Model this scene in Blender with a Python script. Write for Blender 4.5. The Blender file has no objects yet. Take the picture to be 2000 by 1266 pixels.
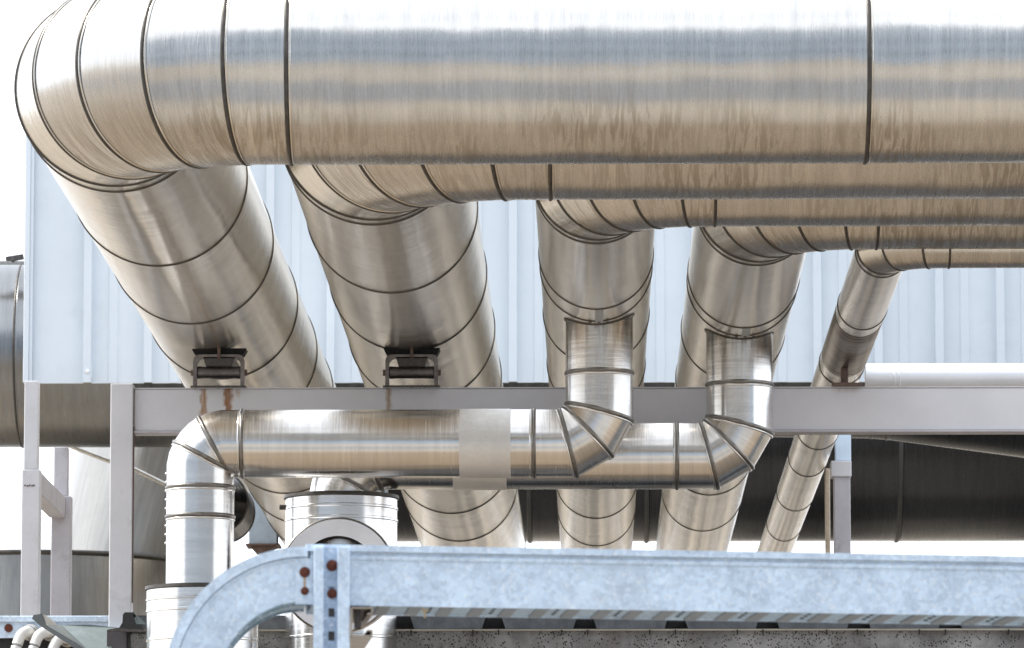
import bpy, math, random
from mathutils import Vector, Matrix
random.seed(7)
R_ = math.radians
scn = bpy.context.scene
C = scn.collection

# ---------------------------------------------------------------- camera
F = 11000.0                       # focal length in pixels of the 2000 px wide photograph
TH = math.atan(1411 / F)          # pitch up
PS = math.atan(166 / F * math.cos(TH))
CAM = Vector((0, 0, 1.7))
cd = bpy.data.cameras.new('camera')
cam = bpy.data.objects.new('camera', cd); C.objects.link(cam)
cam.location = CAM; cam.rotation_euler = (R_(90) + TH, 0, PS)
cd.sensor_width = 36; cd.lens = 36 * F / 2000
cd.clip_start = 0.5; cd.clip_end = 3000
cd.dof.use_dof = True; cd.dof.focus_distance = 38.0; cd.dof.aperture_fstop = 10
scn.camera = cam
# ---------------------------------------------------------------- sky, sun, exposure
SUN_EL, SUN_AZ = 46, 98           # elevation; degrees to the left of straight behind the camera
sdir = Vector((-math.sin(R_(SUN_AZ)) * math.cos(R_(SUN_EL)), -math.cos(R_(SUN_AZ)) * math.cos(R_(SUN_EL)), math.sin(R_(SUN_EL))))
w = bpy.data.worlds.new('World'); scn.world = w; w.use_nodes = True
wn, wl = w.node_tree.nodes, w.node_tree.links
wn.clear()
wo = wn.new('ShaderNodeOutputWorld'); wb = wn.new('ShaderNodeBackground'); wb.inputs[1].default_value = 0.11
sky = wn.new('ShaderNodeTexSky'); sky.sky_type = 'NISHITA'; sky.sun_disc = False
sky.sun_elevation = R_(SUN_EL); sky.sun_rotation = math.atan2(sdir.x, sdir.y)
sky.dust_density = 2.5; sky.air_density = 1.0
tc = wn.new('ShaderNodeTexCoord'); mp = wn.new('ShaderNodeMapping'); mp.inputs['Scale'].default_value = (1, 1, 2.2)
nz = wn.new('ShaderNodeTexNoise'); nz.inputs['Scale'].default_value = 1.6; nz.inputs['Detail'].default_value = 7
rp = wn.new('ShaderNodeValToRGB'); rp.color_ramp.elements[0].position = .30; rp.color_ramp.elements[1].position = .52
rp.color_ramp.elements[0].color = (.45, .45, .45, 1)
mx = wn.new('ShaderNodeMixRGB'); mx.inputs[2].default_value = (11.4, 12.0, 13.0, 1)
wl.new(tc.outputs['Generated'], mp.inputs[0]); wl.new(mp.outputs[0], nz.inputs[0]); wl.new(nz.outputs[0], rp.inputs[0])
sp_ = wn.new('ShaderNodeSeparateXYZ'); wl.new(tc.outputs['Generated'], sp_.inputs[0])
hz = wn.new('ShaderNodeMapRange'); hz.inputs[1].default_value = .0; hz.inputs[2].default_value = .5; wl.new(sp_.outputs[1], hz.inputs[0])
mxx = wn.new('ShaderNodeMath'); mxx.operation = 'MAXIMUM'; wl.new(rp.outputs[0], mxx.inputs[0]); wl.new(hz.outputs[0], mxx.inputs[1])
wl.new(mxx.outputs[0], mx.inputs[0]); wl.new(sky.outputs[0], mx.inputs[1]); wl.new(mx.outputs[0], wb.inputs[0]); wl.new(wb.outputs[0], wo.inputs[0])
sd = bpy.data.lights.new('sun', 'SUN'); sd.energy = 3.2; sd.angle = R_(0.53); sd.color = (1, .95, .87)
so = bpy.data.objects.new('sun', sd); C.objects.link(so); so.rotation_euler = sdir.to_track_quat('Z', 'Y').to_euler()
so.location = (-20, -20, 40)
vs = scn.view_settings
vs.view_transform = 'Standard'; vs.look = 'None'; vs.exposure = 0.7; vs.gamma = 1; vs.use_curve_mapping = False
scn.cycles.max_bounces = 10; scn.cycles.glossy_bounces = 7; scn.cycles.diffuse_bounces = 4

# ---------------------------------------------------------------- helpers
_r = Vector((math.cos(PS), math.sin(PS), 0))
_f = Vector((-math.sin(PS) * math.cos(TH), math.cos(PS) * math.cos(TH), math.sin(TH)))
_u = Vector((math.sin(PS) * math.sin(TH), -math.cos(PS) * math.sin(TH), math.cos(TH)))
def at(x, y, Y):
    d = _r * (x - 1000) / F + _u * (633 - y) / F + _f
    return CAM + d * (Y / d.y)
def m_(px, Y):                     # pixels at depth Y in metres
    return px * Y * 1.008 / F
def lerp(a, b, t): return a + (b - a) * t

def tag(o, label=None, cat=None, group=None, kind=None):
    if label: o['label'] = label
    if cat: o['category'] = cat
    if group: o['group'] = group
    if kind: o['kind'] = kind
    return o
def thing(name, label, cat, loc=(0, 0, 0), group=None):
    o = bpy.data.objects.new(name, None); C.objects.link(o); o.location = loc; o.empty_display_size = .1
    return tag(o, label, cat, group)

class MB:
    def __init__(s): s.v = []; s.f = []; s.uv = []; s.sm = []
    def add(s, vs_, fs, uvs=None, smooth=False):
        b = len(s.v); s.v += [tuple(v) for v in vs_]
        for i, f in enumerate(fs):
            s.f.append(tuple(b + k for k in f)); s.sm.append(smooth)
            s.uv.append(uvs[i] if uvs else [(0, 0)] * len(f))
    def box(s, c, size, M=None):
        c = Vector(c); hx, hy, hz = [q / 2 for q in size]
        pts = [Vector((x, y, z)) for x in (-hx, hx) for y in (-hy, hy) for z in (-hz, hz)]
        pts = [c + (M @ p if M else p) for p in pts]
        s.add(pts, [(0, 1, 3, 2), (4, 6, 7, 5), (0, 4, 5, 1), (2, 3, 7, 6), (0, 2, 6, 4), (1, 5, 7, 3)])
    def extrude(s, prof, vec, cap=True, smooth=False):      # closed 3D profile swept along vec
        n = len(prof); vec = Vector(vec); a = [Vector(p) for p in prof]
        s.add(a + [p + vec for p in a], [(i, (i + 1) % n, n + (i + 1) % n, n + i) for i in range(n)], smooth=smooth)
        if cap: s.add(a, [tuple(range(n))[::-1]]); s.add([p + vec for p in a], [tuple(range(n))])
    def tube(s, path, r, n=16, cap=True):                   # round tube through points
        path = [Vector(p) for p in path]; rings = []
        up = Vector((0, 0, 1))
        for i, p in enumerate(path):
            d = (path[min(i + 1, len(path) - 1)] - path[max(i - 1, 0)]).normalized()
            e = d.cross(up) if abs(d.dot(up)) < .95 else d.cross(Vector((0, 1, 0)))
            e.normalize(); g = e.cross(d)
            rings.append([p + e * r * math.cos(2 * math.pi * k / n) + g * r * math.sin(2 * math.pi * k / n) for k in range(n)])
        vs_ = [v for rg in rings for v in rg]; fs = []
        for i in range(len(path) - 1):
            for k in range(n): fs.append((i * n + k, i * n + (k + 1) % n, (i + 1) * n + (k + 1) % n, (i + 1) * n + k))
        s.add(vs_, fs, smooth=True)
        if cap: s.add(rings[0], [tuple(range(n))]); s.add(rings[-1], [tuple(range(n))[::-1]])
    def lathe(s, c, axis, prof, n=64, ref=None):            # prof: (radius, distance along axis)
        c = Vector(c); a = Vector(axis).normalized()
        e = (Vector(ref) if ref else (Vector((0, 0, 1)) if abs(a.z) < .9 else Vector((0, 1, 0)))); e = (e - a * e.dot(a)).normalized(); g = a.cross(e)
        vs_ = []
        for (r, t) in prof:
            for k in range(n):
                th = 2 * math.pi * k / n; vs_.append(c + a * t + (e * math.cos(th) + g * math.sin(th)) * r)
        fs, uvs = [], []
        acc = 0
        for i in range(len(prof) - 1):
            (r0, t0), (r1, t1) = prof[i], prof[i + 1]; L = math.hypot(r1 - r0, t1 - t0); rm = max(r0, r1)
            for k in range(n):
                k1 = (k + 1) % n; fs.append((i * n + k, i * n + k1, (i + 1) * n + k1, (i + 1) * n + k))
                va, vb = 2 * math.pi * k / n * rm, 2 * math.pi * (k + 1) / n * rm
                uvs.append([(acc, va), (acc, vb), (acc + L, vb), (acc + L, va)])
            acc += L
        s.add(vs_, fs, uvs, smooth=True)
    def build(s, name, mat, parent=None, label=None, sharp=None, bevel=0, weld=False):
        me = bpy.data.meshes.new(name); me.from_pydata(s.v, [], s.f); me.update()
        ul = me.uv_layers.new(name='uvm')
        for p, uv in zip(me.polygons, s.uv):
            for li, q in zip(p.loop_indices, uv): ul.data[li].uv = q
        me.polygons.foreach_set('use_smooth', s.sm)
        import bmesh
        bm = bmesh.new(); bm.from_mesh(me)
        if weld: bmesh.ops.remove_doubles(bm, verts=bm.verts, dist=2e-4)
        bmesh.ops.recalc_face_normals(bm, faces=bm.faces); bm.to_mesh(me); bm.free()
        if any(s.sm): me.set_sharp_from_angle(angle=R_(sharp or 38))
        o = bpy.data.objects.new(name, me); C.objects.link(o); me.materials.append(mat)
        if parent:
            o.parent = parent; o.matrix_parent_inverse = Matrix.Translation(-parent.location) if parent.type == 'EMPTY' else parent.matrix_world.inverted()
        if bevel:
            b = o.modifiers.new('b', 'BEVEL'); b.width = bevel; b.segments = 2; b.limit_method = 'ANGLE'
        if label: o['label'] = label
        return o

# ---------------------------------------------------------------- materials
class NT:
    def __init__(s, name):
        s.m = bpy.data.materials.new(name); s.m.use_nodes = True; s.n = s.m.node_tree.nodes; s.l = s.m.node_tree.links
        s.b = s.n['Principled BSDF']
    def new(s, t, **kw):
        n = s.n.new(t)
        for k, v in kw.items(): setattr(n, k, v)
        return n
    def link(s, a, b): s.l.new(a, b)
    def mapping(s, src, scale, loc=(0, 0, 0)):
        m = s.new('ShaderNodeMapping'); m.inputs['Scale'].default_value = scale; m.inputs['Location'].default_value = loc
        s.link(src, m.inputs[0]); return m.outputs[0]
    def noise(s, vec, scale=1, detail=4, rough=.55, dist=0):
        n = s.new('ShaderNodeTexNoise'); n.inputs['Scale'].default_value = scale; n.inputs['Detail'].default_value = detail
        n.inputs['Roughness'].default_value = rough; n.inputs['Distortion'].default_value = dist
        s.link(vec, n.inputs['Vector']); return n.outputs[0]
    def rng(s, v, a, b, c=0, d=1, smooth=False):
        n = s.new('ShaderNodeMapRange'); n.inputs[1].default_value = a; n.inputs[2].default_value = b; n.inputs[3].default_value = c; n.inputs[4].default_value = d
        if smooth: n.interpolation_type = 'SMOOTHSTEP'
        s.link(v, n.inputs[0]); return n.outputs[0]
    def math(s, op, a, b=None):
        n = s.new('ShaderNodeMath', operation=op)
        for i, q in enumerate((a, b)):
            if q is None: continue
            if isinstance(q, (int, float)): n.inputs[i].default_value = q
            else: s.link(q, n.inputs[i])
        return n.outputs[0]
    def mix(s, f, a, b, mode='MIX'):
        n = s.new('ShaderNodeMixRGB', blend_type=mode)
        for i, q in enumerate((f, a, b)):
            if isinstance(q, (int, float)): n.inputs[i].default_value = q
            elif isinstance(q, tuple): n.inputs[i].default_value = (*q[:3], 1)
            else: s.link(q, n.inputs[i])
        return n.outputs[0]
    def bump(s, h, strength, dist, prev=None):
        n = s.new('ShaderNodeBump'); n.inputs['Strength'].default_value = strength; n.inputs['Distance'].default_value = dist
        s.link(h, n.inputs['Height'])
        if prev: s.link(prev, n.inputs['Normal'])
        return n.outputs[0]

def cladding(name, base, rough, dirt=.6, aniso=.6, wave=.5, brush=1.0, tint=(.42, .34, .25), soot=0, swap=False):
    """brushed sheet-metal cladding; u runs along the pipe, v round it (metres)"""
    t = NT(name); uv = t.new('ShaderNodeUVMap', uv_map='uvm').outputs[0]
    oi = t.new('ShaderNodeObjectInfo').outputs['Random']
    raw = uv; off = t.new('ShaderNodeVectorMath', operation='SCALE'); cmb = t.new('ShaderNodeCombineXYZ')
    t.link(oi, cmb.inputs[0]); t.link(oi, cmb.inputs[1]); t.link(oi, cmb.inputs[2]); t.link(cmb.outputs[0], off.inputs[0]); off.inputs['Scale'].default_value = 37.0
    ad = t.new('ShaderNodeVectorMath', operation='ADD'); t.link(uv, ad.inputs[0]); t.link(off.outputs[0], ad.inputs[1]); uv = ad.outputs[0]
    fine = t.noise(t.mapping(uv, (3.2, 60, 1) if swap else (80, 3.2, 1)), 1, 6, .7)
    mid = t.noise(t.mapping(uv, (.8, 9, 1) if swap else (16, 1.1, 1)), 1, 4, .6, .3)
    blot = t.noise(t.mapping(uv, (1.3, 1.6, 1)), 1, 5, .6)
    drip = t.noise(t.mapping(uv, (34, 3.2, 1)), 1, 4, .6, .9)
    gn = t.new('ShaderNodeNewGeometry'); sx = t.new('ShaderNodeSeparateXYZ'); t.link(gn.outputs['Normal'], sx.inputs[0])
    under = t.rng(sx.outputs[2], -.25, -.85, 0, 1, True)
    col = t.mix(t.rng(fine, .3, .7, 0, 1), tuple(c * .86 for c in base), tuple(min(1, c * 1.08) for c in base))
    col = t.mix(t.rng(mid, .35, .7, 0, .42), col, tuple(c * .6 for c in base))
    col = t.mix(t.rng(blot, .45, .75, 0, .25), col, tuple(c * .7 for c in base))
    dm = t.math('MULTIPLY', t.rng(drip, .44, .60, 0, 1, True), under); dm = t.math('MULTIPLY', t.math('MULTIPLY', dm, dirt), t.rng(t.noise(t.mapping(uv, (1.7, .6, 1)), 1, 3), .38, .62, .15, 1))
    col = t.mix(dm, col, tint)
    lt = t.math('MULTIPLY', t.rng(drip, .40, .33, 0, 1, True), under); lt = t.math('MULTIPLY', lt, dirt * .5)
    col = t.mix(lt, col, (.68, .62, .52))
    if soot:
        sr = t.new('ShaderNodeSeparateXYZ'); t.link(raw, sr.inputs[0])
        st_n = t.noise(t.mapping(uv, (2.0, 26, 1)), 1, 5, .6, .4)
        reach = t.math('ADD', t.rng(st_n, .35, .65, .02, .42), .04)
        k = t.math('SUBTRACT', 1.0, t.math('DIVIDE', sr.outputs[0], reach)); k = t.math('MULTIPLY', t.rng(k, 0, .8, 0, 1, True), soot)
        col = t.mix(k, col, (.10, .09, .075))
    tone = t.rng(oi, 0, 1, .92, 1.05)
    vm = t.new('ShaderNodeVectorMath', operation='SCALE'); t.link(col, vm.inputs[0]); t.link(tone, vm.inputs['Scale'])
    t.link(vm.outputs[0], t.b.inputs['Base Color'])
    t.b.inputs['Metallic'].default_value = 1
    rr = t.math('ADD', t.rng(fine, .25, .75, rough * .75, rough * 1.3), t.math('MULTIPLY', t.math('ADD', dm, lt), .22))
    t.link(rr, t.b.inputs['Roughness'])
    t.b.inputs['Anisotropic'].default_value = aniso
    tg = t.new('ShaderNodeTangent', direction_type='UV_MAP', uv_map='uvm')
    t.b.inputs['Anisotropic Rotation'].default_value = 0.0
    t.link(tg.outputs[0], t.b.inputs['Tangent'])
    b = t.bump(fine, .07 * brush, .003)
    b = t.bump(t.noise(t.mapping(uv, (5.5, .9, 1)), 1, 2, .5, .6), .25 * wave, .02, b)
    b = t.bump(drip, .35 * wave, .005, b)
    b = t.bump(t.noise(t.mapping(uv, (1.1, 1.5, 1)), 1, 2), .34 * wave, .05, b)
    b = t.bump(t.rng(t.noise(t.mapping(uv, (2.6, 3.1, 1)), 1, 1), .62, .80, 0, 1, True), -.3 * wave, .012, b)
    t.link(b, t.b.inputs['Normal'])
    return t.m

def plain(name, col, rough=.5, metal=0, var=.15, scale=6, bump=.1, spec=.5, dirtcol=None, dirtamt=.3):
    t = NT(name); tcn = t.new('ShaderNodeTexCoord').outputs['Object']
    n1 = t.noise(tcn, scale, 6, .6); n2 = t.noise(tcn, scale * 7, 4, .6)
    c = t.mix(t.rng(n1, .3, .7, 0, 1), tuple(q * (1 - var) for q in col), tuple(min(1, q * (1 + var)) for q in col))
    c = t.mix(t.rng(n2, .4, .75, 0, .35 * var * 3), c, tuple(q * .6 for q in col))
    if dirtcol:
        c = t.mix(t.rng(t.noise(tcn, scale * 1.7, 8, .7), .55, .75, 0, dirtamt), c, dirtcol)
    t.link(c, t.b.inputs['Base Color']); t.b.inputs['Metallic'].default_value = metal
    t.link(t.rng(n2, .3, .7, rough * .85, min(1, rough * 1.15)), t.b.inputs['Roughness'])
    t.b.inputs['Specular IOR Level'].default_value = spec
    t.link(t.bump(n2, bump, .01), t.b.inputs['Normal'])
    return t.m

def galv(name, base=(.56, .67, .81), rough=.45, metal=.25):
    t = NT(name); o = t.new('ShaderNodeTexCoord').outputs['Object']
    wv = t.new('ShaderNodeVectorMath', operation='ADD'); ns = t.new('ShaderNodeTexNoise'); ns.inputs['Scale'].default_value = 40; t.link(o, ns.inputs['Vector'])
    sc = t.new('ShaderNodeVectorMath', operation='SCALE'); sc.inputs['Scale'].default_value = .02; t.link(ns.outputs[1], sc.inputs[0]); t.link(o, wv.inputs[0]); t.link(sc.outputs[0], wv.inputs[1])
    vo = t.new('ShaderNodeTexVoronoi'); vo.inputs['Scale'].default_value = 62; t.link(wv.outputs[0], vo.inputs['Vector'])
    sp = t.new('ShaderNodeSeparateColor'); t.link(vo.outputs['Color'], sp.inputs[0])
    n1 = t.noise(o, 7, 5, .6)
    f = t.math('ADD', t.math('MULTIPLY', sp.outputs[0], .5), t.rng(n1, .3, .7, 0, .55))
    c = t.mix(f, tuple(q * .78 for q in base), tuple(min(1, q * 1.28) for q in base))
    spk = t.rng(t.noise(o, 62, 3, .65), .56, .63, 0, .55)
    c = t.mix(spk, c, (.84, .88, .93))
    c = t.mix(t.rng(t.noise(o, 2.3, 6, .7), .58, .75, 0, .3), c, (.42, .42, .40))
    t.link(c, t.b.inputs['Base Color']); t.b.inputs['Metallic'].default_value = metal
    t.link(t.rng(f, 0, 1, rough * .8, rough * 1.25), t.b.inputs['Roughness'])
    t.link(t.bump(n1, .05, .01), t.b.inputs['Normal'])
    return t.m

CLAD = cladding('weathered aluminium cladding', (.69, .645, .57), .20, dirt=.12, wave=1.0, brush=.9, aniso=.72)
CLADH = cladding('drip stained aluminium cladding', (.64, .625, .60), .26, dirt=.6, wave=1.2, tint=(.29, .24, .175))
BRIGHT = cladding('bright aluminium cladding', (.80, .79, .77), .22, dirt=.18, wave=.26, brush=.35, tint=(.6, .52, .42))
TANKM = cladding('tank sheet metal', (.42, .41, .39), .33, dirt=.1, wave=.6, brush=.2, aniso=.0, swap=True)
DUCTM = cladding('rear duct sheet metal', (.27, .275, .28), .3, dirt=.3, wave=.6, brush=.5, aniso=.3)
SOOTY = cladding('bright cladding with soot runs', (.78, .77, .75), .22, dirt=.2, wave=.35, brush=.5, soot=.45)
DARKD = cladding('dark duct metal with reflected shade', (.055, .058, .065), .27, dirt=0, wave=.5)  # dark base colour carries the reflected shade of the surroundings
WHITEM = plain('white coated pipe metal', (.82, .83, .86), .35, .2, .05, 3, .05)
SEAM = plain('dark seam metal', (.085, .078, .07), .45, .8, .3, 20, .1)
SEAML = plain('bright seam bead metal', (.42, .40, .37), .32, 1, .2, 20, .1)
FRM = plain('worn bracket steel', (.20, .18, .17), .45, .5, .35, 16, .3, dirtcol=(.16, .07, .035), dirtamt=.7)
ROLL = plain('worn roller steel', (.15, .14, .14), .38, .8, .3, 14, .2, dirtcol=(.14, .07, .04), dirtamt=.6)
SEAMB = plain('grey seam bead metal', (.24, .23, .215), .35, 1, .25, 20, .1)
TAPE = plain('matte foil tape', (.70, .69, .67), .42, .35, .08, 5, .25)
GALV = galv('galvanised spangled steel')
GALVD = galv('darker galvanised underside', (.26, .36, .43), .5, .3)  # darker copy of the tray steel for its underside
RUBBER_SHADE = plain('black rubber and gap shade', (.015, .015, .016), .6, 0, .3)  # also stands in for shade behind the deck and below the tray
BLACK = plain('black interior shade', (.006, .006, .007), .9, 0, .3)  # black stands in for the shade inside openings, slots and the roller gap
RUST = plain('rusted bolt steel', (.13, .035, .018), .85, .1, .5, 60, .5)
RUSTY = plain('rusty brown steel', (.16, .11, .09), .7, .3, .35, 25, .4, dirtcol=(.20, .08, .03), dirtamt=.7)
DSTEEL = plain('dark oiled steel', (.085, .078, .075), .5, .5, .3, 30, .3, dirtcol=(.13, .07, .04), dirtamt=.4)
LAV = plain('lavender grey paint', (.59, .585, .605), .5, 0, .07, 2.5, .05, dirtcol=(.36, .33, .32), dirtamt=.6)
LAVD = plain('shaded lavender grey paint', (.45, .435, .46), .55, 0, .12, 3, .08, dirtcol=(.17, .15, .14), dirtamt=.6)  # darker copy of the post paint; shade of the rear posts is in the colour
BPLATE = plain('pale blue paint with rust spots', (.42, .50, .58), .5, .1, .1, 8, .1, dirtcol=(.30, .14, .06), dirtamt=.9)
CONC = None

# ---------------------------------------------------------------- mitred pipe builder
def fillet(pts, bends):
    """corner i of pts gets bends[i-1] = (radius, number of mitre joints) -> polyline, list of kinds"""
    out = [(Vector(pts[0]), 'end')]
    for i in range(1, len(pts) - 1):
        keep = bends[i - 1][2] if len(bends[i - 1]) > 2 else None
        p = Vector(pts[i]); a = (p - Vector(pts[i - 1])).normalized(); b = (Vector(pts[i + 1]) - p).normalized()
        rb, n = bends[i - 1][:2]; ang = a.angle(b); tl = rb * math.tan(ang / 2)
        nrm = a.cross(b).normalized(); inn = nrm.cross(a); O = p - a * tl + inn * rb
        st = ang / n; rv = rb / math.cos(st / 2)
        out.append((p - a * tl, 'joint'))
        for k in range(n):
            q = Matrix.Rotation(st * (k + .5), 3, nrm) @ (-inn)
            out.append((O + q * rv, 'mitre' if keep is None or k in keep else 'soft'))
        out.append((p + b * tl, 'joint'))
    out.append((Vector(pts[-1]), 'end'))
    return out

def ring_pts(c, d, e, R, pn, pc, n):
    g = d.cross(e); r = []
    for k in range(n + 1):
        th = 2 * math.pi * k / n
        q = c + (e * math.cos(th) + g * math.sin(th)) * R
        t = (pc - q).dot(pn) / d.dot(pn); r.append(q + d * t)
    return r

def pipe(name, label, cat, pts, bends, R, mat, ref, joints=(), bead=.011, beadmat=None, n=96, group=None, lap=.0015, endbead=True, cap=True, firstmat=None, runmat=None, runn=0, beadlap=None):
    """joints: list of (straight index, distance from the straight's start)"""
    nodes = fillet(pts, bends); ref = Vector(ref)
    # planes
    P_ = [q[0] for q in nodes]; st = []
    for i, (p, k) in enumerate(nodes):
        a = (P_[i] - P_[i - 1]).normalized() if i else (P_[1] - P_[0]).normalized()
        b = (P_[i + 1] - P_[i]).normalized() if i < len(P_) - 1 else a
        st.append((p, (a + b).normalized(), k))
    segs = []; si = 0; acc = 0
    jl = {}
    for (s, d) in joints: jl.setdefault(s, []).append(d)
    for i in range(len(st) - 1):
        straight = (st[i][2] in ('end', 'joint')) and (st[i + 1][2] in ('end', 'joint'))
        d = (st[i + 1][0] - st[i][0]); L = d.length
        if L < 1e-4: continue
        d.normalize(); cuts = [(st[i][0], st[i][1], st[i][2])]
        if straight:
            for q in sorted(jl.get(si, [])):
                if 0 < q < L: cuts.append((st[i][0] + d * q, d, 'ring'))
            si += 1
        cuts.append(st[i + 1])
        for a, b in zip(cuts, cuts[1:]):
            if segs and a[2] == 'joint': segs[-1] = (segs[-1][0], b, d, segs[-1][3] or straight)
            else: segs.append((a, b, d, straight))
    root = thing(name, label, cat, st[0][0], group)
    bm_ = beadmat or SEAM; acc = 0; m = MB(); nm_ = None; nsec = 0; gm = False
    for j, (a, b, d, straight) in enumerate(segs):
        e = (ref - d * ref.dot(d)).normalized(); g = d.cross(e)
        Rj = R + (lap if nsec % 2 else 0)
        ra = ring_pts(a[0], d, e, Rj, a[1], a[0], n); rb = ring_pts(b[0], d, e, Rj, b[1], b[0], n)
        vs_ = ra + rb; fs = []; uvs = []
        for k in range(n):
            fs.append((k, k + 1, n + 2 + k, n + 1 + k))
            va, vb = 2 * math.pi * R * k / n, 2 * math.pi * R * (k + 1) / n
            us = [acc + (q - a[0]).dot(d) for q in (ra[k], ra[k + 1], rb[k + 1], rb[k])]
            uvs.append([(us[0], va), (us[1], vb), (us[2], vb), (us[3], va)])
        m.add(vs_, fs, uvs, True)
        if cap and j == 0: m.add([a[0] - d * .0] + ra[:-1], [tuple(range(1, n + 1))])
        if cap and j == len(segs) - 1: m.add([b[0]] + rb[:-1], [tuple(range(1, n + 1))])
        acc += (b[0] - a[0]).length
        if b[2] == 'soft': gm = True; continue
        o = m.build('elbow' if gm else ('straight_section' if straight else 'elbow_gore'), firstmat if (firstmat and nsec == 0) else (runmat if (runmat and j < runn) else mat), root, weld=gm)
        m = MB(); gm = False; nsec += 1
        if j < len(segs) - 1 or endbead:
            # seam bead
            mb = MB(); nb = 8; vs_ = []; bd = bead * (1.0 if b[2] != 'joint' else 1.15)
            for k in range(n):
                q = rb[k]; rad = (q - b[0]).normalized()
                for h in range(nb):
                    w_ = 2 * math.pi * h / nb
                    vs_.append(q + rad * (bd * .75 * math.cos(w_)) + b[1] * (bd * math.sin(w_)))
            fs = [(k * nb + h, k * nb + (h + 1) % nb, ((k + 1) % n) * nb + (h + 1) % nb, ((k + 1) % n) * nb + h) for k in range(n) for h in range(nb)]
            mb.add(vs_, fs, smooth=True); mb.build('seam_band', bm_, root, sharp=80)
            if bead >= .012:
                mb = MB(); vs_ = []; sg = -1 if runn and j < runn else 1
                for k in range(n):
                    q = rb[k]; rad = (q - b[0]).normalized()
                    for (dr, da) in ((0, 1.0), (.004, 1.1), (.005, 1.6), (.003, 2.0), (0, 2.1)): vs_.append(q + rad * dr + b[1] * (sg * bd * da))
                mb.add(vs_, [(k * 5 + h, k * 5 + h + 1, ((k + 1) % n) * 5 + h + 1, ((k + 1) % n) * 5 + h) for k in range(n) for h in range(4)], smooth=True)
                mb.build('lap_edge', beadlap or mat, root, sharp=80)
    return root

# ================================================================ GROUND AND FAR SETTING
t = NT('tan concrete yard'); o_ = t.new('ShaderNodeTexCoord').outputs['Object']
c_ = t.mix(t.rng(t.noise(o_, .5, 8, .65), .35, .65, 0, 1), (.26, .225, .18), (.38, .34, .285))
c_ = t.mix(t.rng(t.noise(o_, .13, 4, .6), .5, .62, 0, .6), c_, (.20, .18, .16))
t.link(c_, t.b.inputs['Base Color']); t.b.inputs['Roughness'].default_value = .9
YARD = t.m
g = MB(); S = 900
g.add([(-S, -S, 0), (S, -S, 0), (S, S, 0), (-S, S, 0)], [(0, 1, 2, 3)])
tag(g.build('ground', YARD), kind='structure')
g = MB(); g.add([(-200, 17.5, .004), (200, 17.5, .004), (200, 25.5, .004), (-200, 25.5, .004)], [(0, 1, 2, 3)])  # strip added so the cladding mirrors a grey band
tag(g.build('grey_reflection_strip', plain('grey strip for reflections', (.19, .195, .205), .9, 0, .2, .6, .2)), kind='structure')
g = MB(); g.add([(-200, 29.5, .004), (200, 29.5, .004), (200, 39, .004), (-200, 39, .004)], [(0, 1, 2, 3)])  # strip added so the cladding mirrors a brown band
tag(g.build('path', plain('brown strip for reflections', (.22, .17, .12), .9, 0, .25, .8, .2)), kind='structure')

# unseen hall added behind the camera so the cladding mirrors a blue band
nb_ = thing('reflected_hall', 'unseen long blue grey hall added behind the viewpoint, mirrored in the pipe cladding', 'building', (0, -16, 0))
FAC = plain('blue grey reflected facade', (.36, .43, .52), .6, 0, .1, .3, .1)
m = MB(); m.box((0, -26, 17.5), (130, 20, 35.0)); m.build('wall', FAC, nb_)
m = MB(); m.box((0, -26, 35.4), (132, 22, .8)); m.build('roof', plain('grey roof edge', (.5, .5, .5), .7), nb_)
WG = plain('dark window glass', (.03, .035, .04), .1, 0, .1)
for i in range(28):
    m = MB(); m.box((-56 + (i % 14) * 8.6, -15.95, 9.5 + 12 * (i // 14)), (5.5, .16, 2.4)); m.build('window', WG, nb_)

# roof the pipe rack stands on, with concrete edge and metal deck
YF = 39.05
zt = at(1000, 1232, YF).z; zb = zt - 6
roof = thing('roof_slab', 'flat roof with a pitted grey concrete edge and dark metal deck under the pipe rack', 'roof', (0, YF, 0))
t = NT('pitted concrete'); o_ = t.new('ShaderNodeTexCoord').outputs['Object']
vo = t.new('ShaderNodeTexVoronoi'); vo.inputs['Scale'].default_value = 58; vo.inputs['Randomness'].default_value = .95; t.link(t.mapping(o_, (1, 1, .8)), vo.inputs['Vector'])
pit = t.rng(vo.outputs['Distance'], .24, .36, 1, 0)
pit = t.math('MULTIPLY', pit, t.rng(t.noise(o_, 9, 3), .38, .5, .15, 1))
c_ = t.mix(t.rng(t.noise(o_, 2.2, 8, .7), .35, .65), (.12, .12, .122), (.35, .35, .35))
c_ = t.mix(t.rng(t.noise(t.mapping(o_, (3, 1, .6)), 1, 6, .7), .5, .68, 0, .7), c_, (.10, .085, .075))
c_ = t.mix(pit, c_, (.02, .018, .016))
t.link(c_, t.b.inputs['Base Color']); t.b.inputs['Roughness'].default_value = .95
t.link(t.bump(pit, -.6, .01), t.b.inputs['Normal'])
CONC = t.m
xl = at(252, 1240, YF).x; xr = 9
m = MB(); m.box(((xl + xr) / 2, YF + .15, (zt + zb) / 2), (xr - xl, .3, zt - zb)); m.build('concrete_edge', CONC, roof)
t = NT('brown roofing with light lanes'); o_ = t.new('ShaderNodeTexCoord').outputs['Object']
c_ = t.mix(t.rng(t.noise(t.mapping(o_, (1.7, .05, 1)), 1, 3, .6), .40, .62, 0, 1, True), (.045, .038, .03), (.42, .365, .29))  # light and dark lanes put into the colour for streaked pipe reflections
c_ = t.mix(t.rng(t.noise(o_, 1.3, 7, .65), .45, .7, 0, .5), c_, (.12, .10, .08))
t.link(c_, t.b.inputs['Base Color']); t.b.inputs['Roughness'].default_value = .85
GRAV = t.m
m = MB(); m.box(((xl + 19) / 2, YF + 21.3, zt - .05), (19 - xl, 42, .1)); m.build('roof_surface', GRAV, roof)
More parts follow.
